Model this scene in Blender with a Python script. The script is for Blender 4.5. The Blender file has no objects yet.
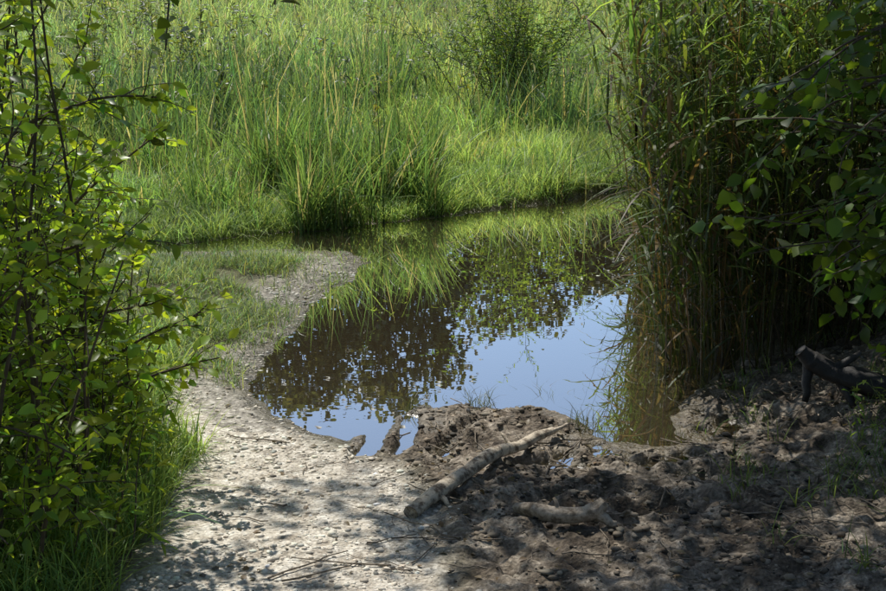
import bpy, math, numpy as np
from mathutils import Vector
rng = np.random.default_rng(7)
scene = bpy.context.scene
R = math.radians

# ---------------------------------------------------------------- noise
TAB = rng.random((256, 256))
def vnoise(x, y):
    xi = np.floor(x).astype(int); yi = np.floor(y).astype(int)
    fx = x - xi; fy = y - yi
    fx = fx*fx*(3-2*fx); fy = fy*fy*(3-2*fy)
    a = TAB[xi % 256, yi % 256]; b = TAB[(xi+1) % 256, yi % 256]
    c = TAB[xi % 256, (yi+1) % 256]; d = TAB[(xi+1) % 256, (yi+1) % 256]
    return (a*(1-fx)+b*fx)*(1-fy)+(c*(1-fx)+d*fx)*fy
def fbm(x, y, f, o=4):
    s = 0; a = .5; n = 0
    for i in range(o):
        s = s + a*vnoise(x*f+17.3*i, y*f+9.1*i); n += a; a *= .5; f *= 2.03
    return s/n*2-1
def sstep(a, b, x):
    t = np.clip((x-a)/(b-a), 0, 1); return t*t*(3-2*t)

# ---------------------------------------------------------------- layout (metres)
POND = np.array([(3.6,13.3),(2.3,13.2),(1.73,12.85),(.97,12.1),(.29,11.57),(-.33,11.15),(-.85,10.93),(-1.41,10.56),
 (-1.81,10.4),(-2.35,10.22),(-2.35,10.05),(-1.68,10.08),(-1.01,10.15),(-.65,10.1),(-.42,9.82),(-.62,9.16),(-.82,8.48),
 (-.93,7.72),(-1.0,7.0),(-.86,6.63),(-.65,6.34),(-.42,6.16),(-.27,6.25),(-.2,6.52),(-.06,6.66),(.18,6.6),(.46,6.62),(.6,6.38),
 (.69,6.15),(.91,6.06),(1.1,6.16),(1.06,6.5),(1.22,6.85),(1.5,7.2),(1.7,7.9),(2.1,9.3),(2.6,10.9),(3.8,12.4)])
def sdf(P, x, y):
    d = np.full(x.shape, 1e9); ins = np.zeros(x.shape, bool)
    n = len(P)
    for i in range(n):
        ax, ay = P[i]; bx, by = P[(i+1) % n]
        ex, ey = bx-ax, by-ay
        t = np.clip(((x-ax)*ex+(y-ay)*ey)/(ex*ex+ey*ey), 0, 1)
        d = np.minimum(d, np.hypot(x-ax-t*ex, y-ay-t*ey))
        c = ((ay > y) != (by > y)) & (x < (bx-ax)*(y-ay)/(by-ay+1e-12)+ax)
        ins ^= c
    return np.where(ins, -d, d)
PATH = np.array([(-2.6,7.5),(-1.5,7.25),(-1.1,7.2),(-.85,6.6),(-.55,6.2),(-.2,5.8),(-.05,5.4),(.1,4.6),(.2,1),(-1.3,1),(-1.0,4.6),(-1.0,5.5),(-1.35,6.3),(-2.6,6.9)])
def seg_d(x, y, a, b):
    ex, ey = b[0]-a[0], b[1]-a[1]
    t = np.clip(((x-a[0])*ex+(y-a[1])*ey)/(ex*ex+ey*ey), 0, 1)
    return np.hypot(x-a[0]-t*ex, y-a[1]-t*ey)
def shore(x, y):
    return sdf(POND, x, y)+fbm(x, y, 2.2, 3)*.1*sstep(6.6, 7.6, y)+fbm(x, y, 7, 3)*.05
def masks(x, y):
    n = fbm(x, y, 1.7, 3)*.18
    sand = sstep(.12, -.12, sdf(PATH, x, y)+n)
    sd = shore(x, y)
    wid = .3+.3*sstep(8.3, 9.3, y)
    spit = sstep(1.0, .45, (sd+n*1.8)/wid)*((x < -.3) & (x > -1.8) & (y > 6.8) & (y < 10.2))
    sand = np.maximum(sand, spit*.7)
    mud = np.maximum(((y < 7.3) & (x > -.4) & (x < 3.4))*1.0, sstep(7.6, 7.1, y+n)*sstep(-.35, -.1, x+n))*(1-sand)
    mud = np.maximum(mud, spit*.3)
    return sand, mud, sd
RUTS = (((-.33,5.95),(-.27,6.45),.04,.06),((-.16,6.0),(-.15,6.5),.035,.06),((.28,5.72),(.55,5.95),.04,.04),((.75,5.8),(1.1,5.95),.05,.04),
        ((-.02,5.95),(.12,6.3),.04,.035),((.6,5.5),(.95,5.35),.06,.04),((1.0,5.7),(1.35,5.6),.05,.035),((.2,5.2),(.5,5.35),.05,.035),((.7,5.15),(1.1,5.3),.05,.04))
def height(x, y):
    x = np.asarray(x, float); y = np.asarray(y, float)
    sand, mud, sd = masks(x, y)
    h = .004+.085*sstep(0, 1.1, sd)
    h = h+np.minimum(2.6, .05*np.maximum(0, y-13))+.07*sstep(11, 13, y)
    h = h+.2*sstep(1.3, 2.6, x)*sstep(8.5, 7, y)+.05*sstep(-1.1,-2.0,x)*sstep(7.5,6.5,y)
    clod = np.abs(fbm(x, y, 5.5, 4)); clod2 = fbm(x, y, 18, 3)
    fade = sstep(0, .2, sd)
    mm = np.where(y > 7.6, 0, mud)
    h = h+mm*((.042-clod*.13)*.55+clod2*.03)*(.35+.65*fade)
    h = h+mm*.022*sstep(.35, 0, seg_d(x, y, (.1, 6.4), (.45, 6.35)))
    h = h+sand*(fbm(x, y, 9, 4)*.014)+fbm(x, y, 1.1, 2)*.02*fade
    h = np.where((x < -.4) & (y < 8), np.maximum(h, .004+.03*fade), h)
    for a, b, w, dp in RUTS:
        d = seg_d(x, y, a, b)+fbm(x, y, 12, 2)*.015
        h = h-dp*sstep(w*1.4, w*.4, d)+.015*sstep(w*3, w*1.8, d)*sstep(w*1.0, w*1.7, d)*fade
    h = np.where((x < .02) & (y > 6.2) & (sd < .3), np.minimum(h, .02), h)
    hin = -np.minimum(.28, .015+.3*np.maximum(0, -sd))
    h = np.where(sd < 0, np.minimum(h, .012)*sstep(-.1, 0, sd)+hin*sstep(0.02, -.08, sd), h)
    far = (y > 13) | (x > 2.2) | (x < -2.4)
    h = np.where(far & (sd > .05), np.maximum(h, .03), h)
    return h

# ---------------------------------------------------------------- mesh helpers
def mk(name, V, F, mat, col=None, parent=None, smooth=False):
    V = np.asarray(V, np.float32); F = np.asarray(F, np.int32)
    me = bpy.data.meshes.new(name); m, q = F.shape
    me.vertices.add(len(V)); me.vertices.foreach_set("co", V.ravel())
    me.loops.add(m*q); me.loops.foreach_set("vertex_index", F.ravel())
    me.polygons.add(m); me.polygons.foreach_set("loop_start", np.arange(0, m*q, q, dtype=np.int32))
    me.polygons.foreach_set("loop_total", np.full(m, q, np.int32))
    if smooth: me.polygons.foreach_set("use_smooth", np.ones(m, bool))
    me.update(calc_edges=True)
    if col is not None:
        ca = me.color_attributes.new("tint", 'FLOAT_COLOR', 'POINT')
        c4 = np.ones((len(V), 4), np.float32); c4[:, :3] = col
        ca.data.foreach_set("color", c4.ravel())
    me.materials.append(mat)
    ob = bpy.data.objects.new(name, me); scene.collection.objects.link(ob)
    if parent: ob.parent = parent
    return ob
def empty(name):
    e = bpy.data.objects.new(name, None); e.empty_display_size = .2
    scene.collection.objects.link(e); return e

def blades(name, P, L, W, A, G, mat, col, seg=4, parent=None, phi=None, basew=.8):
    n = len(P); P = np.asarray(P, float)
    L = np.broadcast_to(L, n); W = np.broadcast_to(W, n); A = np.broadcast_to(A, n); G = np.broadcast_to(G, n)
    if phi is None: phi = rng.random(n)*2*np.pi
    d = np.stack([np.cos(phi), np.sin(phi), 0*phi], 1)
    psi = phi+np.pi/2+rng.normal(0, .5, n)
    s = np.stack([np.cos(psi), np.sin(psi), rng.normal(0, .15, n)], 1)
    V = np.empty((n, seg+1, 2, 3))
    for k in range(seg+1):
        t = k/seg
        c = P+d*(L*(np.sin(A)*t+.35*G*t*t))[:, None]
        c[:, 2] += L*(np.cos(A)*t-G*t*t)
        w = W*(basew+(1-basew)*min(1, t*4))*(1-t**1.8)*.5+W*.03
        V[:, k, 0] = c-s*w[:, None]; V[:, k, 1] = c+s*w[:, None]
    b = (np.arange(n)*(seg+1)*2)[:, None, None]
    k = (np.arange(seg)*2)[None, :, None]
    F = b+k+np.array([0, 1, 3, 2])[None, None, :]
    colv = np.repeat(col, (seg+1)*2, axis=0).reshape(n, seg+1, 2, 3).copy()
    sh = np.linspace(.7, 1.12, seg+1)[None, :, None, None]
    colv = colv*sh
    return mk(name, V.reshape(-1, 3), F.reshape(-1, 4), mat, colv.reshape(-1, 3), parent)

LT = np.array([(0,0,0),(0,.33,0),(0,.7,-.03),(0,1,-.14),(-.27,.3,.07),(-.23,.66,.03),(.27,.3,.07),(.23,.66,.03)])
LF = np.array([(0,6,1),(0,1,4),(1,6,7),(1,7,2),(1,2,5),(1,5,4),(2,7,3),(2,3,5)])
def leaves(name, P, D, N, L, wr, mat, col, parent=None):
    P = np.asarray(P, float); n = len(P)
    D = D/np.linalg.norm(D, axis=1)[:, None]
    X = np.cross(D, N); X /= np.linalg.norm(X, axis=1)[:, None]+1e-9
    Z = np.cross(X, D)
    L = np.broadcast_to(L, n)[:, None, None]
    T = LT[None]
    V = P[:, None, :]+L*(X[:, None, :]*T[..., 0:1]*wr+D[:, None, :]*T[..., 1:2]+Z[:, None, :]*T[..., 2:3])
    F = (np.arange(n)*8)[:, None, None]+LF[None]
    return mk(name, V.reshape(-1, 3), F.reshape(-1, 3), mat, np.repeat(col, 8, axis=0), parent)

def tube(pts, rad, sides=5, lump=0.0):
    pts = np.asarray(pts, float); n = len(pts)
    rad = np.broadcast_to(rad, n)
    tg = np.gradient(pts, axis=0); tg /= np.linalg.norm(tg, axis=1)[:, None]+1e-9
    ref = np.array([0, 0, 1.]) if abs(tg[0, 2]) < .9 else np.array([1., 0, 0])
    u = np.cross(tg, ref); u /= np.linalg.norm(u, axis=1)[:, None]+1e-9
    v = np.cross(tg, u)
    a = np.arange(sides)*2*np.pi/sides
    if lump:
        ln = rng.normal(0, 1, (n, sides)); k = np.ones(5)/5**.5
        for c in range(sides): ln[:, c] = np.convolve(ln[:, c], k, 'same')
        ln = .5*ln+.8*rng.normal(0, 1, (1, sides))
        rr = rad[:, None]*(1+lump*ln)
    else: rr = np.repeat(rad[:, None], sides, 1)
    V = pts[:, None, :]+rr[..., None]*(np.cos(a)[None, :, None]*u[:, None, :]+np.sin(a)[None, :, None]*v[:, None, :])
    i = np.arange(n-1)[:, None]*sides; j = np.arange(sides)[None, :]; j2 = (j+1) % sides
    F = np.stack([i+j, i+j2, i+sides+j2, i+sides+j], -1).reshape(-1, 4)
    return V.reshape(-1, 3), F
def merge(parts):
    Vs, Fs, o = [], [], 0
    for V, F in parts:
        Vs.append(V); Fs.append(F+o); o += len(V)
    return np.concatenate(Vs), np.concatenate(Fs)
def closed(pts, rad, sides=14, lump=.05):
    V, F = tube(pts, rad, sides, lump)
    a, b = np.array(pts[0]), np.array(pts[-1])
    n = len(V); V = np.vstack([V, a, b])
    extra = []; ex = []; base = len(V)
    for k, (r0, c) in enumerate(((0, n), (n-sides, n+1))):
        for j in range(sides): extra.append(V[r0+j]*.5+V[c]*.5)
        o = base+k*sides
        for j in range(sides):
            ex.append((r0+j, r0+(j+1) % sides, o+(j+1) % sides, o+j))
        for j in range(0, sides, 2):
            ex.append((o+j, o+(j+1) % sides, o+(j+2) % sides, c))
    return np.vstack([V, extra]), np.vstack([F, ex])

def tints(base, n, v=.25, h=.15):
    c = np.array(base)[None]*(1+rng.normal(0, v, (n, 1)))
    k = rng.normal(0, h, n)
    c = c*np.stack([1+k, 1+k*.2, 1-k*.3], 1)
    return np.clip(c, .004, .7)

# ---------------------------------------------------------------- materials
def newmat(name):
    m = bpy.data.materials.new(name); m.use_nodes = True
    nt = m.node_tree; nt.nodes.clear()
    return m, nt, nt.nodes.new, nt.links.new
def leafmat(name, trans=.4, rough=.45, tgain=(1.5, 1.5, .7), spec=.35):
    m, nt, N, K = newmat(name)
    out = N('ShaderNodeOutputMaterial'); at = N('ShaderNodeAttribute'); at.attribute_name = 'tint'
    p = N('ShaderNodeBsdfPrincipled'); p.inputs['Roughness'].default_value = rough
    p.inputs['Specular IOR Level'].default_value = spec
    tr = N('ShaderNodeBsdfTranslucent'); mx = N('ShaderNodeMixShader'); mx.inputs[0].default_value = trans
    mul = N('ShaderNodeVectorMath'); mul.operation = 'MULTIPLY'; mul.inputs[1].default_value = tgain
    K(at.outputs['Color'], p.inputs['Base Color']); K(at.outputs['Color'], mul.inputs[0]); K(mul.outputs[0], tr.inputs['Color'])
    K(p.outputs[0], mx.inputs[1]); K(tr.outputs[0], mx.inputs[2]); K(mx.outputs[0], out.inputs[0])
    return m
def barkmat(name, c1, c2, scale=30, rough=.85, bump=.5, lo=.35, hi=.65):
    m, nt, N, K = newmat(name)
    out = N('ShaderNodeOutputMaterial'); p = N('ShaderNodeBsdfPrincipled'); p.inputs['Roughness'].default_value = rough
    tc = N('ShaderNodeTexCoord'); ns = N('ShaderNodeTexNoise'); ns.inputs['Scale'].default_value = scale; ns.inputs['Detail'].default_value = 9
    ns.inputs['Roughness'].default_value = .7
    rp = N('ShaderNodeValToRGB'); rp.color_ramp.elements[0].position = lo; rp.color_ramp.elements[1].position = hi
    rp.color_ramp.elements[0].color = (*c1, 1); rp.color_ramp.elements[1].color = (*c2, 1)
    bp = N('ShaderNodeBump'); bp.inputs['Strength'].default_value = bump; bp.inputs['Distance'].default_value = .01
    K(tc.outputs['Object'], ns.inputs['Vector']); K(ns.outputs['Fac'], rp.inputs[0]); K(rp.outputs[0], p.inputs['Base Color'])
    K(ns.outputs['Fac'], bp.inputs['Height']); K(bp.outputs[0], p.inputs['Normal']); K(p.outputs[0], out.inputs[0])
    return m
GRASS = leafmat('grass_blade', .5, .45, (1.7, 1.65, .9), .35)
LEAF = leafmat('broad_leaf', .5, .38, (3.2, 2.7, .7), .4)
SHADELEAF = leafmat('alder_leaf', .4, .45, (2.4, 2.3, .5), .25)
REED = leafmat('reed_leaf', .45, .5, (2.0, 1.9, .8))
DARKLEAF = leafmat('tree_leaf', .3, .5)
TWIG = barkmat('twig_bark', (.05, .035, .02), (.12, .09, .06))
TRUNK = barkmat('trunk_bark', (.04, .03, .02), (.13, .11, .085), 12)
LOGM = barkmat('log_bark', (.13, .095, .065), (.58, .49, .37), 26, .9, 1.0, .4, .56)
LOGG = barkmat('dry_wood', (.15, .115, .08), (.48, .4, .31), 24, .9, 1.0, .4, .58)
LOGD = barkmat('wet_wood', (.08, .06, .04), (.28, .225, .165), 26, .8, 1.0, .4, .58)
LOGB = barkmat('charred_wood', (.01, .009, .008), (.03, .025, .022), 25, .6, .8)

def ground_mat():
    m, nt, N, K = newmat('ground_soil')
    out = N('ShaderNodeOutputMaterial'); p = N('ShaderNodeBsdfPrincipled')
    at = N('ShaderNodeAttribute'); at.attribute_name = 'tint'
    sep = N('ShaderNodeSeparateColor'); K(at.outputs['Color'], sep.inputs[0])
    geo = N('ShaderNodeNewGeometry')
    def noise(s, d=6, r=.6):
        n = N('ShaderNodeTexNoise'); n.inputs['Scale'].default_value = s; n.inputs['Detail'].default_value = d
        n.inputs['Roughness'].default_value = r; K(geo.outputs['Position'], n.inputs['Vector']); return n
    def ramp(src, cols):
        r = N('ShaderNodeValToRGB'); e = r.color_ramp.elements
        while len(e) < len(cols): e.new(.5)
        for i, (pos, c) in enumerate(cols): e[i].position = pos; e[i].color = (*c, 1)
        K(src, r.inputs[0]); return r
    def mix(f, a, b):
        x = N('ShaderNodeMix'); x.data_type = 'RGBA'
        K(f, x.inputs[0]); K(a, x.inputs[6]); K(b, x.inputs[7]); return x.outputs[2]
    n1 = noise(6); n2 = noise(70, 4); n3 = noise(18, 6, .7); n4 = noise(3.2, 5, .6)
    soil = ramp(n1.outputs['Fac'], [(.3, (.06, .055, .02)), (.6, (.12, .115, .045)), (.75, (.17, .15, .08))])
    sand = ramp(n3.outputs['Fac'], [(.34, (.3, .25, .19)), (.5, (.58, .52, .43)), (.64, (.76, .71, .62))])
    mud = ramp(n3.outputs['Fac'], [(.3, (.026, .017, .01)), (.5, (.08, .058, .037)), (.7, (.22, .175, .125))])
    drym = ramp(n3.outputs['Fac'], [(.32, (.09, .068, .046)), (.5, (.24, .195, .145)), (.66, (.5, .435, .35))])
    dm = ramp(n4.outputs['Fac'], [(.42, (0, 0, 0)), (.58, (1, 1, 1))])
    mudc = mix(dm.outputs[0], mud.outputs[0], drym.outputs[0])
    c = mix(sep.outputs[0], soil.outputs[0], sand.outputs[0]); c = mix(sep.outputs[1], c, mudc)
    gr = ramp(n2.outputs['Fac'], [(.32, (.55, .54, .52)), (.62, (1.15, 1.15, 1.15))])
    mm = N('ShaderNodeMix'); mm.data_type = 'RGBA'; mm.blend_type = 'MULTIPLY'; mm.inputs[0].default_value = 1
    K(c, mm.inputs[6]); K(gr.outputs[0], mm.inputs[7]); c = mm.outputs[2]
    sz = N('ShaderNodeSeparateXYZ'); K(geo.outputs['Position'], sz.inputs[0])
    mr = N('ShaderNodeMapRange'); mr.inputs[1].default_value = .008; mr.inputs[2].default_value = .035
    ad = N('ShaderNodeMath'); ad.operation = 'MULTIPLY_ADD'; ad.inputs[1].default_value = .06; ad.inputs[2].default_value = -.03
    K(n3.outputs['Fac'], ad.inputs[0]); a2 = N('ShaderNodeMath'); K(sz.outputs[2], a2.inputs[0]); K(ad.outputs[0], a2.inputs[1])
    K(a2.outputs[0], mr.inputs[0])
    wetc = ramp(n3.outputs['Fac'], [(.3, (.045, .033, .018)), (.7, (.14, .11, .06))])
    c = mix(mr.outputs[0], wetc.outputs[0], c)
    K(c, p.inputs['Base Color'])
    rr = N('ShaderNodeMapRange'); rr.inputs[3].default_value = .3; rr.inputs[4].default_value = .9
    K(mr.outputs[0], rr.inputs[0]); K(rr.outputs[0], p.inputs['Roughness'])
    vo = N('ShaderNodeTexVoronoi'); vo.inputs['Scale'].default_value = 60; K(geo.outputs['Position'], vo.inputs['Vector'])
    hs = N('ShaderNodeMath'); hs.operation = 'MULTIPLY_ADD'; hs.inputs[1].default_value = -.4
    K(vo.outputs['Distance'], hs.inputs[0]); K(n3.outputs['Fac'], hs.inputs[2])
    bp = N('ShaderNodeBump'); bp.inputs['Strength'].default_value = .85; bp.inputs['Distance'].default_value = .022
    K(hs.outputs[0], bp.inputs['Height']); K(bp.outputs[0], p.inputs['Normal'])
    K(p.outputs[0], out.inputs[0]); return m

def water_mat():
    m, nt, N, K = newmat('pond_water')
    out = N('ShaderNodeOutputMaterial'); g = N('ShaderNodeBsdfGlossy'); g.inputs['Roughness'].default_value = .0
    g.inputs['Color'].default_value = (1, 1, 1, 1)
    t = N('ShaderNodeBsdfTransparent'); t.inputs['Color'].default_value = (.66, .58, .41, 1)
    df = N('ShaderNodeBsdfDiffuse'); df.inputs['Color'].default_value = (.2, .155, .09, 1)
    tm = N('ShaderNodeMixShader'); tm.inputs[0].default_value = .25
    K(t.outputs[0], tm.inputs[1]); K(df.outputs[0], tm.inputs[2])
    fr = N('ShaderNodeFresnel'); fr.inputs['IOR'].default_value = 2.0
    ml = N('ShaderNodeMath'); ml.operation = 'MULTIPLY'; ml.inputs[1].default_value = 2.4; ml.use_clamp = True
    K(fr.outputs[0], ml.inputs[0])
    mn = N('ShaderNodeMath'); mn.operation = 'MINIMUM'; mn.inputs[1].default_value = .8; K(ml.outputs[0], mn.inputs[0])
    geo = N('ShaderNodeNewGeometry'); ns = N('ShaderNodeTexNoise'); ns.inputs['Scale'].default_value = 4; ns.inputs['Detail'].default_value = 2
    mp = N('ShaderNodeMapping'); mp.inputs['Scale'].default_value = (1, 1.6, 1)
    K(geo.outputs['Position'], mp.inputs[0]); K(mp.outputs[0], ns.inputs['Vector'])
    bp = N('ShaderNodeBump'); bp.inputs['Strength'].default_value = .1; bp.inputs['Distance'].default_value = .0025
    K(ns.outputs['Fac'], bp.inputs['Height']); K(bp.outputs[0], g.inputs['Normal'])
    mx = N('ShaderNodeMixShader'); K(mn.outputs[0], mx.inputs[0]); K(tm.outputs[0], mx.inputs[1]); K(g.outputs[0], mx.inputs[2])
    K(mx.outputs[0], out.inputs[0]); return m

# ---------------------------------------------------------------- ground
def axis(parts):
    a = []
    for s, e, st in parts: a += list(np.arange(s, e, st))
    return np.array(a)
gx = np.concatenate([-np.geomspace(400, 4.3, 26), axis([(-4, -2, .08), (-2, 2.4, .015), (2.4, 4.4, .08)]), np.geomspace(4.6, 400, 26)])
gy = np.concatenate([-np.geomspace(60, 1, 10), axis([(0, 4.3, .12), (4.3, 7.4, .015), (7.4, 13.6, .04)]), np.geomspace(13.8, 700, 46)])
X, Y = np.meshgrid(gx, gy)
xf, yf = X.ravel(), Y.ravel()
Z = height(xf, yf)
sand, mud, sd = masks(xf, yf)
nx, ny = len(gx), len(gy)
i = np.arange(ny-1)[:, None]*nx; j = np.arange(nx-1)[None, :]
F = np.stack([i+j, i+j+1, i+nx+j+1, i+nx+j], -1).reshape(-1, 4)
mk('ground', np.stack([xf, yf, Z], 1), F, ground_mat(), np.stack([sand, mud, 0*sand], 1), smooth=True)

wx = np.linspace(-2.7, 4.2, 40); wy = np.linspace(5.3, 13.6, 40)
WX, WY = np.meshgrid(wx, wy)
i = np.arange(39)[:, None]*40; j = np.arange(39)[None, :]
mk('water', np.stack([WX.ravel(), WY.ravel(), 0*WX.ravel()], 1), np.stack([i+j, i+j+1, i+41+j, i+40+j], -1).reshape(-1, 4), water_mat(), smooth=True)

# ---------------------------------------------------------------- pebbles and clods
ph = (1+5**.5)/2
IV = np.array([(-1,ph,0),(1,ph,0),(-1,-ph,0),(1,-ph,0),(0,-1,ph),(0,1,ph),(0,-1,-ph),(0,1,-ph),(ph,0,-1),(ph,0,1),(-ph,0,-1),(-ph,0,1)])/1.9
IF = np.array([(0,11,5),(0,5,1),(0,1,7),(0,7,10),(0,10,11),(1,5,9),(5,11,4),(11,10,2),(10,7,6),(7,1,8),(3,9,4),(3,4,2),(3,2,6),(3,6,8),(3,8,9),(4,9,5),(2,4,11),(6,2,10),(8,6,7),(9,8,1)])
def attrmat(name, rough):
    m, nt, N, K = newmat(name); out = N('ShaderNodeOutputMaterial'); p = N('ShaderNodeBsdfPrincipled')
    at = N('ShaderNodeAttribute'); at.attribute_name = 'tint'; ns = N('ShaderNodeTexNoise'); ns.inputs['Scale'].default_value = 90
    geo = N('ShaderNodeNewGeometry'); K(geo.outputs['Position'], ns.inputs['Vector'])
    mr = N('ShaderNodeMapRange'); mr.inputs[3].default_value = .6; mr.inputs[4].default_value = 1.4; K(ns.outputs['Fac'], mr.inputs[0])
    ml = N('ShaderNodeVectorMath'); ml.operation = 'SCALE'; K(at.outputs['Color'], ml.inputs[0]); K(mr.outputs[0], ml.inputs['Scale'])
    K(ml.outputs[0], p.inputs['Base Color']); p.inputs['Roughness'].default_value = rough; K(p.outputs[0], out.inputs[0]); return m
STONE = attrmat('stone_and_clod', .85)
def stones(name, x, y, s, base, v, flat=False):
    n = len(x); z = height(x, y)
    V = IV[None]*(1+rng.normal(0, .18, (n, 12, 1)))
    sc = s[:, None]*np.stack([1+rng.random(n)*.6, 1+rng.random(n)*.3, .4+rng.random(n)*.4], 1)
    V = V*sc[:, None, :]
    a = rng.random(n)*6.28; c, q = np.cos(a)[:, None], np.sin(a)[:, None]
    V = np.stack([V[..., 0]*c-V[..., 1]*q, V[..., 0]*q+V[..., 1]*c, V[..., 2]], -1)
    V = V+np.stack([x, y, z+s*.1], 1)[:, None, :]
    F = (np.arange(n)*12)[:, None, None]+IF[None]
    return mk(name, V.reshape(-1, 3), F.reshape(-1, 3), STONE, np.repeat(tints(base, n, v, .05), 12, axis=0), smooth=not flat)
def scatter(n, x0, x1, y0, y1, test):
    x = rng.uniform(x0, x1, n); y = rng.uniform(y0, y1, n); k = test(x, y); return x[k], y[k]
x, y = scatter(36000, -2.5, .6, 4.3, 9.8, lambda x, y: rng.random(len(x)) < masks(x, y)[0]*(.35+.65*(fbm(x, y, 3) > -.05)))
stones('pebbles', x, y, .003+rng.random(len(x))**5*.010, (.52, .47, .39), .3)
x, y = scatter(16000, -.5, 3, 4.3, 7.1, lambda x, y: (masks(x, y)[1] > .5) & (fbm(x, y, 2.5) > -.15) & (height(x, y) > .015))
stones('mud_clods', x, y, .003+rng.random(len(x))**6*.015, (.15, .12, .085), .45, True)

# ---------------------------------------------------------------- grasses
def hgrass(x, y): return np.stack([x, y, height(x, y)-.01], 1)
STRAW = (.44, .38, .2)
def meadow(n, y0, y1, hh, wid, colA, name, parent, straw=.08):
    y = y0+(y1-y0)*rng.random(n)
    x = (rng.random(n)*2-1)*(y*.36+.8)
    yb = 10.95+np.clip(x+.85, -1.6, 3)*.68
    k = (shore(x, y) > .02) & (y > yb-.1) & ~((x > 1.2+(y-7)*.14) & (y < 12.4))
    x, y = x[k], y[k]; n = len(x)
    cl = fbm(x, y, .5, 3); cl2 = fbm(x+31, y, 2.0, 3); cl3 = fbm(x+5, y*1.0+40, .9, 3)
    L = np.maximum(hh*(1+.8*cl+1.3*cl2)*(.6+.75*rng.random(n)), .1)
    c = tints(colA, n, .22, .12)*(1+.55*cl+.7*cl2)[:, None]
    c = c*np.stack([1+.35*cl3, 1+.08*cl3, 1+.1*cl3], 1)
    dead = rng.random(n) < straw*(1+2.5*np.maximum(0, cl3))
    c[dead] = tints(STRAW, dead.sum(), .2, .05)
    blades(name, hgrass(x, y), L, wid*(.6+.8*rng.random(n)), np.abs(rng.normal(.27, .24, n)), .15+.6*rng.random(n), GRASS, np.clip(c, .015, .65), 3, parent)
mg = empty('meadow_grass')
meadow(60000, 11, 17, .3, .008, (.27, .375, .12), 'near_blades', mg)
meadow(85000, 16, 32, .44, .012, (.28, .39, .16), 'far_blades', mg, .08)
meadow(14000, 28, 60, .5, .035, (.28, .38, .16), 'distant_blades', mg, .08)
x, y = scatter(2600, -9, 9, 13.5, 30, lambda x, y: (np.abs(x) < y*.33) & (fbm(x, y, .7, 2) > -.1)); n = len(x)
P = hgrass(x, y); Hh = .5+.4*rng.random(n)
blades('seed_stalks', P, Hh, .004, np.abs(rng.normal(.08, .08, n)), .08, GRASS, tints((.36, .38, .2), n, .2, .05), 4, mg, basew=1)
P2 = P.copy(); P2[:, 2] += Hh*.85
blades('seed_heads', P2, .12, .02, np.abs(rng.normal(.3, .2, n)), .3, GRASS, tints((.38, .37, .25), n, .2, .08), 3, mg, basew=.3)

x, y = scatter(60000, -.5, 3.4, 11.1, 14.6, lambda x, y: (shore(x, y) > 0) & (y < 13.5+x*.35+fbm(x, y, 1)*.7))
n = len(x)
blades('bank_grass', hgrass(x, y), (.12+.17*rng.random(n))*(1+1.3*fbm(x, y, 2.3)), .006, np.abs(rng.normal(.35, .28, n)), .3+.4*rng.random(n), GRASS, tints((.32, .42, .15), n, .24, .14)*(1+.7*fbm(x, y, 1.4))[:, None], 3)
x, y = scatter(26000, -3.4, -.6, 10.1, 12.2, lambda x, y: (shore(x, y) > -.02) & (y > 10.2))
n = len(x)
blades('bank_grass', hgrass(x, y), (.1+.2*rng.random(n))*(1+1.2*fbm(x, y, 2)), .006, np.abs(rng.normal(.35, .28, n)), .3+.4*rng.random(n), GRASS, tints((.25, .35, .12), n, .24, .16)*(1+.6*fbm(x, y, 1.4))[:, None], 3)

def sedge(n, test, h0, h1, w, col, box, ang=.2, hn=.5):
    x, y = scatter(n, *box, test); n = len(x)
    L = h0+(h1-h0)*rng.random(n)**1.2*(1+hn*fbm(x, y, 1.8, 2))
    c = tints(col, n, .3, .14); dead = rng.random(n) < .1; c[dead] = tints(STRAW, dead.sum(), .25, .05)
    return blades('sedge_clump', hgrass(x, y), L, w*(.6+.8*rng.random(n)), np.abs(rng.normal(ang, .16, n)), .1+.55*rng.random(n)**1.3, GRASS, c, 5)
sedge(11000, lambda x, y: (shore(x, y) > -.1) & (y > 10.9+.62*(x+.85)-.05) & (y < 12.3+.2*x+fbm(x, y, 1.3)*.6) & (fbm(x, y, 2.2, 2) > -.12),
      .4, 1.15, .011, (.15, .24, .075), (-1.55, -.05, 10.4, 13.0), .25)
sedge(3500, lambda x, y: (fbm(x, y, 2, 2) > .1), .35, .85, .009, (.17, .27, .08), (-3.2, -1.4, 10.9, 12.8), .3)
sedge(4500, lambda x, y: (shore(x, y) > -.08) & (shore(x, y) < .35) & (y > 11.2) & (fbm(x, y, 3, 2) > .02),
      .2, .65, .008, (.15, .23, .07), (-.1, 2.4, 11.2, 13.4), .4)
sedge(8500, lambda x, y: (fbm(x, y, .9, 2) > .05), .5, 1.2, .013, (.13, .21, .075), (-4, 1.6, 13, 18), .25)
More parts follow.
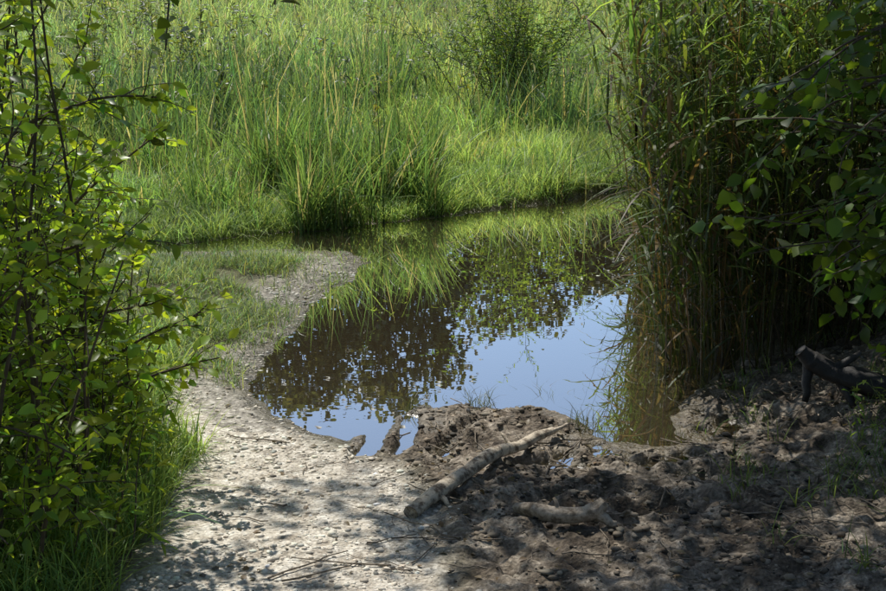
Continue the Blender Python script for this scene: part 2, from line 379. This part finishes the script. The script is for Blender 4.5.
# grassy spit
x, y = scatter(60000, -4.2, -.5, 6.9, 10.15, lambda x, y: (shore(x, y) > .015) & (rng.random(len(x)) < 1-1.3*masks(x, y)[0]) & (fbm(x, y, 2.2, 3) > -.4))
n = len(x)
blades('spit_grass', hgrass(x, y), (.04+.13*rng.random(n))*(1+1.3*fbm(x, y, 1.5)), .0045, np.abs(rng.normal(.45, .3, n)), .3+.3*rng.random(n), GRASS, tints((.23, .3, .12), n, .25, .22)*(1+.5*fbm(x+3, y, 2))[:, None], 3)
x, y = scatter(9000, -1.6, -.35, 6.9, 10.15, lambda x, y: (shore(x, y) > -.03) & (fbm(x, y, 4.5, 2) > .35)); n = len(x)
blades('spit_grass', hgrass(x, y), .05+.13*rng.random(n), .0045, np.abs(rng.normal(.4, .3, n)), .3+.3*rng.random(n), GRASS, tints((.22, .3, .1), n, .25, .15), 3)
x, y = scatter(30000, -2.6, -.75, 4.2, 7.4, lambda x, y: (x < -1.02+fbm(x, y, 2)*.22-.35*sstep(5.4, 6.6, y)))
n = len(x)
blades('verge_grass', hgrass(x, y), .1+.3*rng.random(n)**1.5, .006, np.abs(rng.normal(.35, .25, n)), .2+.5*rng.random(n), GRASS, tints((.26, .37, .11), n, .3, .15), 4)
x, y = scatter(9000, 1.1, 3.2, 4.2, 7.4, lambda x, y: (x > 1.55+fbm(x, y, 2)*.35+.5*sstep(5.3, 6.6, y)) | (fbm(x, y, 5, 2) > .42))
x, y = x[shore(x, y) > .05], y[shore(x, y) > .05]; n = len(x)
blades('verge_grass', hgrass(x, y), .05+.2*rng.random(n)**1.5, .005, np.abs(rng.normal(.4, .25, n)), .2+.5*rng.random(n), GRASS, tints((.16, .22, .07), n, .25, .15), 4)
x, y = scatter(9000, -.2, 1.3, 6.1, 8.2, lambda x, y: (fbm(x, y, 6, 2) > .4) & (shore(x, y) > -.5) & (shore(x, y) < .05))
n = len(x); P = np.stack([x, y, height(x, y)], 1)
blades('water_sprigs', P, .05+.16*rng.random(n)-P[:, 2]*.6, .0035, np.abs(rng.normal(.5, .3, n)), .3+.3*rng.random(n), GRASS, tints((.09, .1, .035), n, .3, .15), 3)

# ---------------------------------------------------------------- reed bed (right)
rb = empty('reed_bed')
x, y = scatter(5000, 1.0, 4.6, 6.85, 12.6, lambda x, y: (x > 1.08+(y-7.2)*.13+fbm(x, y, 2)*.12) & (y > 7.05+.12*(x-1.1)+fbm(x, y, 2.5)*.2) & ((rng.random(len(x)) < .5) | (x < 1.7+(y-7)*.13) | (y < 8.2)))
n = len(x); base = np.stack([x, y, height(x, y)-.03], 1)
H = 2.0+.8*rng.random(n); A = np.abs(rng.normal(.07, .06, n)); G = .05*rng.random(n); phi = rng.random(n)*6.28
edge = x < 1.4+(y-7.2)*.13; phi[edge] = np.pi+rng.normal(0, .9, edge.sum()); A[edge] += .03
short = rng.random(n) < .3; H[short] *= rng.uniform(.3, .8, short.sum())
dead = rng.random(n) < .2
c = tints((.05, .07, .02), n, .25, .1); c[dead] = tints((.13, .09, .05), dead.sum(), .3, .05)
blades('stems', base, H, .007, A, G, REED, c, 6, rb, phi=phi, basew=1)
PP, LL, CC, PH = [], [], [], []
for k in range(14):
    t = .12+.88*(k+rng.random(n)*.8)/14.5
    d = np.stack([np.cos(phi), np.sin(phi)], 1)
    hh = H*(np.sin(A)*t+.35*G*t*t)
    p = base.copy(); p[:, :2] += d*hh[:, None]; p[:, 2] += H*(np.cos(A)*t-G*t*t)
    keep = (~dead | (rng.random(n) < .3)) & (rng.random(n) < np.clip(.4+t, 0, 1))
    PP.append(p[keep]); LL.append((.22+.26*rng.random(n))[keep])
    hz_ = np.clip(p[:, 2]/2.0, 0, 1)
    cc = tints((.17, .25, .065), n, .38, .14)*(.16+1.0*hz_**1.4)[:, None]; br = (rng.random(n) < (.38-.3*t)); cc[br] = tints((.1, .07, .038), br.sum(), .3, .05)  # shade painted into green leaf colour by height: dark low, sunlit tops
    CC.append(np.clip(cc, .004, .6)[keep]); PH.append((phi+k*2.4+rng.normal(0, .6, n))[keep])
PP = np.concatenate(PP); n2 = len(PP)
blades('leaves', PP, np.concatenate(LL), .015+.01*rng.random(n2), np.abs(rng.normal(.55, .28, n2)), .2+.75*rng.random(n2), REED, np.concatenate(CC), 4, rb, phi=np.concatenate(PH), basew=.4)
x, y = scatter(500, 1.0, 3.4, 6.9, 8.2, lambda x, y: (x > 1.1) & (y > 7.0))
n = len(x); blades('dead_stalks', hgrass(x, y), .3+.8*rng.random(n), .007, np.abs(rng.normal(.5, .35, n)), .2*rng.random(n), REED, tints((.06, .045, .028), n, .3, .05), 3, rb, basew=1)

# ---------------------------------------------------------------- shrubs
def curve_pts(p, d, L, n, sag, wob):
    pts = [np.array(p, float)]; d = np.array(d, float); d /= np.linalg.norm(d)
    for k in range(n):
        d = d+rng.normal(0, wob, 3)+np.array([0, 0, -sag]); d /= np.linalg.norm(d)
        pts.append(pts[-1]+d*L/n)
    return np.array(pts)
def shrub(name, stems, leafL, wr, base, twigs=(10, 16), twigL=(.2, .45), per=9, mat=LEAF, stemr=.009, limit=None, spread=1.0, spin=.35, tstart=.15):
    e = empty(name); tubes = []; P, D, N, Ls = [], [], [], []
    def addleaves(tp, count, L0):
        n = len(tp)
        for q in range(count):
            t = (q+.6)/count*(n-1); a = min(int(t), n-2); f = t-a
            p = tp[a]*(1-f)+tp[a+1]*f; dd = tp[a+1]-tp[a]; dd = dd/np.linalg.norm(dd)
            sd_ = np.cross(dd, (0, 0, 1)); sd_ = sd_/(np.linalg.norm(sd_)+1e-6)
            if limit is not None and not limit(p): continue
            P.append(p); D.append(dd*.6+sd_*(1 if q % 2 else -1)*.8+rng.normal(0, .3, 3)-np.array([0, 0, .25]))
            N.append(np.array([0, 0, 1.])+rng.normal(0, spin, 3)); Ls.append(L0*(.5+.7*rng.random()))
    for (p, d, L, sag) in stems:
        sp = curve_pts(p, d, L, 10, sag, .07)
        if limit is not None:
            kk = 0
            while kk < len(sp) and limit(sp[kk]): kk += 1
            sp = sp[:max(kk, 4)]
        tubes.append(tube(sp, np.linspace(stemr, stemr*.3, len(sp)), 5))
        for k in range(rng.integers(*twigs)):
            t = (tstart+(1-tstart)*rng.random())*(len(sp)-1.01); a = int(t); p0 = sp[a]*(1-(t-a))+sp[a+1]*(t-a)
            ax = sp[a+1]-sp[a]; ax = ax/np.linalg.norm(ax)
            v = ax*.7+rng.normal(0, .6*spread, 3)+np.array([0, 0, .15])
            tp = curve_pts(p0, v, rng.uniform(*twigL), 4, .1, .12)
            if limit is not None and not limit(tp[-1]): continue
            tubes.append(tube(tp, np.linspace(stemr*.35, stemr*.12, 5), 3)); addleaves(tp, per, leafL)
        addleaves(sp[-4:], per, leafL)
    V, F = merge(tubes); mk('stems', V, F, TWIG, parent=e, smooth=True)
    n = len(P); leaves('leaves', np.array(P), np.array(D), np.array(N), np.array(Ls), wr, mat, tints(base, n, .28, .15), e)
    return e
def hz(x, y): return float(height(np.array([x]), np.array([y]))[0])
def lim(p):
    prof = np.interp(p[2], [0, .35, .6, .8, 1.0, 1.2, 1.4, 1.55, 1.7, 1.85, 2.2, 3], [-1.28, -1.13, -1.18, -1.03, -1.0, -1.15, -1.2, -1.15, -1.27, -1.2, -1.05, -.95])
    return p[0]/(max(p[1], 3)/5.2) < prof+.12*math.sin(p[1]*5+p[2]*9)
st = []
for k in range(94):
    bx, by = rng.uniform(-2.4, -1.3), rng.uniform(4.3, 6.4)
    st.append(((bx, by, hz(bx, by)-.02), (rng.normal(.15, .3), rng.normal(-.05, .3), 1), rng.uniform(.9, 2.8), .02+.05*rng.random()))
shrub('dogwood_shrub', st, .06, .9, (.15, .235, .04), twigs=(13, 18), per=9, limit=lim, spin=.8)
st = [((-1.6,5.2,.95),(.75,-.1,.75),.85,.05),((-1.6,5.0,1.0),(.9,0,.6),.65,.06),((-1.5,5.4,.35),(.8,-.1,.75),.75,.03),((-1.5,5.6,.4),(.7,0,.55),.65,.05),
      ((-1.5,5.1,1.5),(.7,0,.6),.55,.09),((-1.3,5.5,.1),(.3,-.1,1),.5,.03),((-1.6,5.3,1.2),(.6,0,.9),.75,.05),((-1.5,5.0,.7),(.7,0,.7),.6,.05)]
shrub('dogwood_shrub', st, .064, .9, (.14, .22, .04), twigs=(12, 16), twigL=(.1, .25), per=7, spread=.8, spin=.8)
st = []
for k in range(90):
    bx, by = rng.uniform(-2.3, -1.0), rng.uniform(4.3, 6.3)
    if bx > -1.12-.25*(by-5): bx -= .25
    st.append(((bx, by, hz(bx, by)), (rng.normal(.1, .25), rng.normal(0, .25), 1), rng.uniform(.25, .6), .02))
shrub('willowherb_patch', st, .06, .42, (.15, .23, .045), twigs=(4, 7), twigL=(.08, .18), per=7, stemr=.004, spin=.7)
zb = hz(.7, 15.8)
st = [((.7+rng.normal(0, .2), 15.8+rng.normal(0, .25), zb), (rng.normal(0, .33), rng.normal(0, .3), 1), rng.uniform(.8, 2.2), .0) for k in range(46)]
shrub('willow_shrub', st, .085, .3, (.085, .14, .05), twigs=(12, 17), twigL=(.2, .5), per=10, stemr=.006, spread=.6, spin=.7)
st = []
for k in range(190):
    by = rng.uniform(14, 27); bx = rng.uniform(-.3, .27)*by if k % 2 else rng.uniform(-.27, -.13)*by
    st.append(((bx, by, hz(bx, by)), (rng.normal(0, .12), rng.normal(0, .12), 1), rng.uniform(.4, .95), .0))
shrub('meadow_weeds', st, .09, .6, (.07, .1, .045), twigs=(4, 8), twigL=(.1, .25), per=5, stemr=.006)
def lim2(p): return p[0]/(max(p[1], 3)/5.6) > np.interp(p[2], [0, .5, .75, .95, 1.2, 1.5, 1.75, 2, 2.6], [1.7, 1.6, 1.35, 1.05, .95, 1.05, 1.25, 1.3, 1.15])+.08*math.sin(p[1]*7+p[2]*11)
st = []
for k in range(40):
    z0 = rng.uniform(.55, 2.4)
    st.append(((2.5+.3*rng.random(), 5.3+rng.random()*1.2, z0), (-1, rng.normal(0, .25), rng.uniform(-.3, .5)), rng.uniform(.9, 1.8), .04))
st.append(((2.7, 5.9, .1), (-.05, 0, 1), 2.6, .0)); st.append(((2.6, 5.6, .1), (.1, .1, 1), 2.6, .0))
shrub('hazel_shrub', st, .078, 1.3, (.065, .11, .022), twigs=(7, 11), twigL=(.15, .35), per=6, limit=lim2, mat=SHADELEAF, spin=.6)
st = []
for k in range(16):
    bx, by = rng.uniform(1.75, 2.3), rng.uniform(4.6, 5.7)
    st.append(((bx, by, hz(bx, by)), (rng.normal(-.1, .25), rng.normal(0, .25), 1), rng.uniform(.15, .4), .02))
shrub('willowherb_patch', st, .045, .6, (.12, .19, .035), twigs=(4, 7), twigL=(.06, .16), per=6, stemr=.003)

# ---------------------------------------------------------------- trees
SUN_EL = R(60); sdir = np.array([-.48, .88]); sdir /= np.linalg.norm(sdir)
S = np.array([sdir[0]*math.cos(SUN_EL), sdir[1]*math.cos(SUN_EL), math.sin(SUN_EL)])
def tree(name, base, H, r0, centres, per, lsz, rad, col, mat=DARKLEAF, lean=(0, 0), hang=()):
    e = empty(name); base = np.array(base, float)
    top = base+np.array([lean[0], lean[1], H])
    tp = np.array([base+(top-base)*t+rng.normal(0, .012*H, 3)*(0 < t < 1) for t in np.linspace(0, 1, 9)])
    tubes = [tube(tp, np.linspace(r0, r0*.12, 9), 10, .05)]
    P = []
    for c in centres:
        t = np.clip((c[2]-base[2])/H*.75-.05, .2, .95)*8; a = int(min(t, 7)); p0 = tp[a]*(1-(t-a))+tp[a+1]*(t-a)
        mid = (p0+c)/2+rng.normal(0, .06*H*.5, 3)*.5
        q = np.array([p0, (p0+mid)/2, mid, (mid+c)/2+rng.normal(0, .05, 3), c])
        tubes.append(tube(q, np.linspace(r0*.28, r0*.04, 5), 5))
        P.append(c+rng.normal(0, 1, (per, 3))*rad*np.array([1, 1, .7])*rng.uniform(.7, 1.2))
    for q in hang:
        tubes.append(tube(np.array(q), np.linspace(.012, .003, len(q)), 5))
        for tt in np.linspace(.82, 1, 20):
            t = tt*(len(q)-1.001); a = int(t); p = np.array(q[a])*(1-(t-a))+np.array(q[a+1])*(t-a)
            P.append((p+rng.normal(0, .05, 3))[None])
    V, F = merge(tubes); mk('trunk', V, F, TRUNK, parent=e, smooth=True)
    P = np.concatenate(P); n = len(P)
    L = lsz*(.6+.7*rng.random(n))
    if hang: L[-20*len(hang):] *= .7
    leaves('crown', P, rng.normal(0, 1, (n, 3)), np.array([0, 0, 1.])+rng.normal(0, .5, (n, 3)), L, 1.2, mat, tints(col, n, .25, .12), e)
cs = []
while len(cs) < 180:
    sx, sy = rng.uniform(-1.0, 4.8), rng.uniform(.5, 8.2)
    lim_y = np.interp(sx, [-1.0, -.4, .2, 1.0, 1.4, 1.8, 4.8], [5.3, 5.4, 5.25, 5.5, 6.0, 7.4, 8.2])
    if sy > lim_y or (sx < .3 and rng.random() < .35): continue
    if sx > 1.2 and 5.85 < sy < 7.1: continue
    z = rng.uniform(4.8, 7.2); cs.append(np.array([sx, sy, 0])+S*(z/S[2]))
hang = [[(2.2,6.5,6),(1.0,5.8,5.2),(-.2,5.4,4.2),(-.75,5.1,3.0),(-.88,5.05,2.3),(-.93,5.0,1.8)],
        [(2.2,6.5,6),(1.0,5.6,5.0),(.2,5.2,4.0),(-.4,5.05,3.0),(-.52,5.0,2.3),(-.56,5.0,1.95)],
        [(4.2,7,5),(3,6,4.4),(2.0,5.3,3.4),(1.6,5.1,2.6),(1.4,5.0,2.2),(1.28,5.0,1.93)],
        [(4.2,7,5),(3,6,4.4),(2.2,5.3,3.4),(1.8,5.1,2.6),(1.7,5.0,2.2),(1.6,5.0,1.9)]]
tree('sky_block_tree', (5.2, 7.4, .2), 8.5, .2, cs, 150, .088, .2, (.08, .12, .025), SHADELEAF, (-1.5, .6), hang)
for bx, by in ((-3.5,-3.5),(.5,-5.5),(4.5,-3),(6.5,2),(-6.5,.5)):  # unseen trees added behind and beside the camera to block sky fill
    cs = [np.array([bx, by, 4.2])+rng.uniform(-1, 1, 3)*np.array([2.3, 2.3, 3.4]) for _ in range(40)]
    tree('sky_block_tree', (bx, by, .05), 8, .17, cs, 45, .3, .5, (.06, .09, .025))
for k, (tx, ty, H, w) in enumerate([(-22,44,13,4),(-15,42,11,3.6),(-9,41,11.6,3.2),(-4.8,40,11.0,2.8),(-1.6,41,10.7,2.4),(2.2,43,8.5,2.6),(6.2,42,7.7,2.8),(10.5,43,9.5,3.2),(16,44,12,3.8),(23,45,13,4.2)]):
    zb = hz(float(tx), float(ty)); near = abs(tx) < 10
    cs = []
    while len(cs) < (85 if near else 46):
        v = rng.uniform(-1, 1, 3)
        if np.dot(v, v) < 1: cs.append(np.array([tx+v[0]*w, ty+v[1]*w*.8, zb+H*.5+v[2]*H*.45]))
    tree('poplar_tree', (tx, ty, zb-.1), H*.9, .22, cs, 170 if near else 60, .2 if near else .34, .42, (.1, .105, .05))

# ---------------------------------------------------------------- logs and sticks
def log(name, pts, rad, mat, stubs=()):
    n = 30; P = np.array(pts, float); t = np.linspace(0, len(P)-1, n)
    Q = np.stack([np.interp(t, range(len(P)), P[:, k]) for k in range(3)], 1)
    for _ in range(2): Q[1:-1] = (Q[:-2]+Q[1:-1]*2+Q[2:])/4
    r = np.interp(t, range(len(P)), rad)*(1+rng.normal(0, .03, n))
    parts = [closed(Q, r, 16, .06)]
    for a, b, r1, r2 in stubs:
        parts.append(closed(np.linspace(a, b, 5)+rng.normal(0, .003, (5, 3)), np.linspace(r1, r2, 5), 8, .08))
    V, F = merge(parts); return mk(name, V, F, mat, smooth=True)
z1 = max(hz(-.1, 5.1), .04); z2 = max(hz(.47, 6.05), .03)
log('fallen_log', [(-.12,5.1,z1+.02),(-.02,5.27,z1+.04),(.1,5.48,z1+.04),(.2,5.66,z1+.052),(.33,5.88,z2+.05),(.4,5.99,z2+.055),(.49,6.12,z2+.04)], [.029,.032,.028,.029,.023,.024,.016], LOGM,
    [(np.array((.3,5.81,z2+.05)), np.array((.24,5.88,z2+.11)), .012, .005), (np.array((-.03,5.25,z1+.04)), np.array((.04,5.19,z1+.0)), .014, .006),(np.array((.46,6.08,z2+.04)), np.array((.54,6.11,z2+.07)), .012, .006)])
zb = max(hz(a, 4.98) for a in np.linspace(.28, .62, 12))
log('broken_branch', [(.27,5.09,zb+.01),(.33,5.02,zb+.03),(.41,4.97,zb+.03),(.5,4.955,zb+.038),(.55,4.96,zb+.052),(.58,4.97,zb+.085)], [.018,.026,.031,.027,.032,.02], LOGG,
    [(np.array((.54,4.97,zb+.045)), np.array((.62,4.93,zb+.005)), .024, .012),(np.array((.42,4.97,zb+.04)), np.array((.4,4.99,zb+.085)), .012, .005)])
zb = max(hz(1.7, 6.38), hz(1.85, 6.3))
log('dead_stump', [(1.6,6.36,zb+.2),(1.65,6.36,zb+.15),(1.73,6.33,zb+.11),(1.86,6.28,zb+.08),(2.05,6.2,zb+.03)], [.03,.046,.046,.055,.05], LOGB,
    [(np.array((1.64,6.36,zb+.13)), np.array((1.62,6.3,zb-.02)), .026, .014),(np.array((1.74,6.31,zb+.12)), np.array((1.86,6.33,zb+.2)), .025, .01),(np.array((1.78,6.3,zb+.08)), np.array((1.82,6.22,zb-.03)), .025, .014)])
tb = []
for k in range(240):
    x0, y0 = rng.uniform(-.9, 2.4), rng.uniform(4.4, 6.9)
    if x0 < -.2 and rng.random() < .6: continue
    if float(sdf(POND, np.array([x0]), np.array([y0]))[0]) < .05: continue
    a = rng.random()*3.14; L = rng.uniform(.05, .4); r = rng.uniform(.001, .0045)
    xs = x0+np.cos(a)*np.linspace(0, L, 6)+rng.normal(0, .008, 6); ys = y0+np.sin(a)*np.linspace(0, L, 6)+rng.normal(0, .008, 6)
    zs = height(xs, ys); zs = np.maximum(zs, zs.mean())+r+.004
    tb.append(tube(np.stack([xs, ys, zs], 1), np.linspace(r, r*.5, 6), 5))
V, F = merge(tb); mk('fallen_twigs', V, F, LOGD, smooth=True)
x, y = scatter(1100, -1.2, 2.8, 4.3, 6.9, lambda x, y: (shore(x, y) > .08) & ((x > -.1) | (rng.random(len(x)) < .3))); n = len(x)
leaves('leaf_litter', np.stack([x, y, height(x, y)+.006], 1), np.stack([rng.normal(0, 1, n), rng.normal(0, 1, n), rng.normal(0, .15, n)], 1), np.array([0, 0, 1.])+rng.normal(0, .3, (n, 3)), .012+.03*rng.random(n), 1, DARKLEAF, tints((.15, .11, .06), n, .4, .1))

# ---------------------------------------------------------------- light, sky, camera
w = bpy.data.worlds.new("World"); scene.world = w; w.use_nodes = True
nt = w.node_tree; bg = nt.nodes['Background']; sk = nt.nodes.new('ShaderNodeTexSky'); sk.sky_type = 'NISHITA'; sk.sun_disc = False
sk.sun_elevation = SUN_EL; sk.sun_rotation = math.atan2(sdir[0], sdir[1]); sk.air_density = 1.0; sk.dust_density = .8; sk.ozone_density = 2.0
nt.links.new(sk.outputs[0], bg.inputs[0]); bg.inputs[1].default_value = .15
sl = bpy.data.lights.new('sun', 'SUN'); sl.energy = 5; sl.angle = R(.5); sl.color = (1, .97, .9)
so = bpy.data.objects.new('sun', sl); so.rotation_euler = Vector(S).to_track_quat('Z', 'Y').to_euler(); scene.collection.objects.link(so)
cam = bpy.data.cameras.new('camera'); cam.lens = 60; cam.sensor_width = 36; cam.clip_end = 2000
co = bpy.data.objects.new('camera', cam); co.location = (0, 0, 2.2); co.rotation_euler = (R(90-14), 0, 0)
scene.collection.objects.link(co); scene.camera = co
scene.view_settings.view_transform = 'Standard'; scene.view_settings.look = 'None'; scene.view_settings.exposure = 0
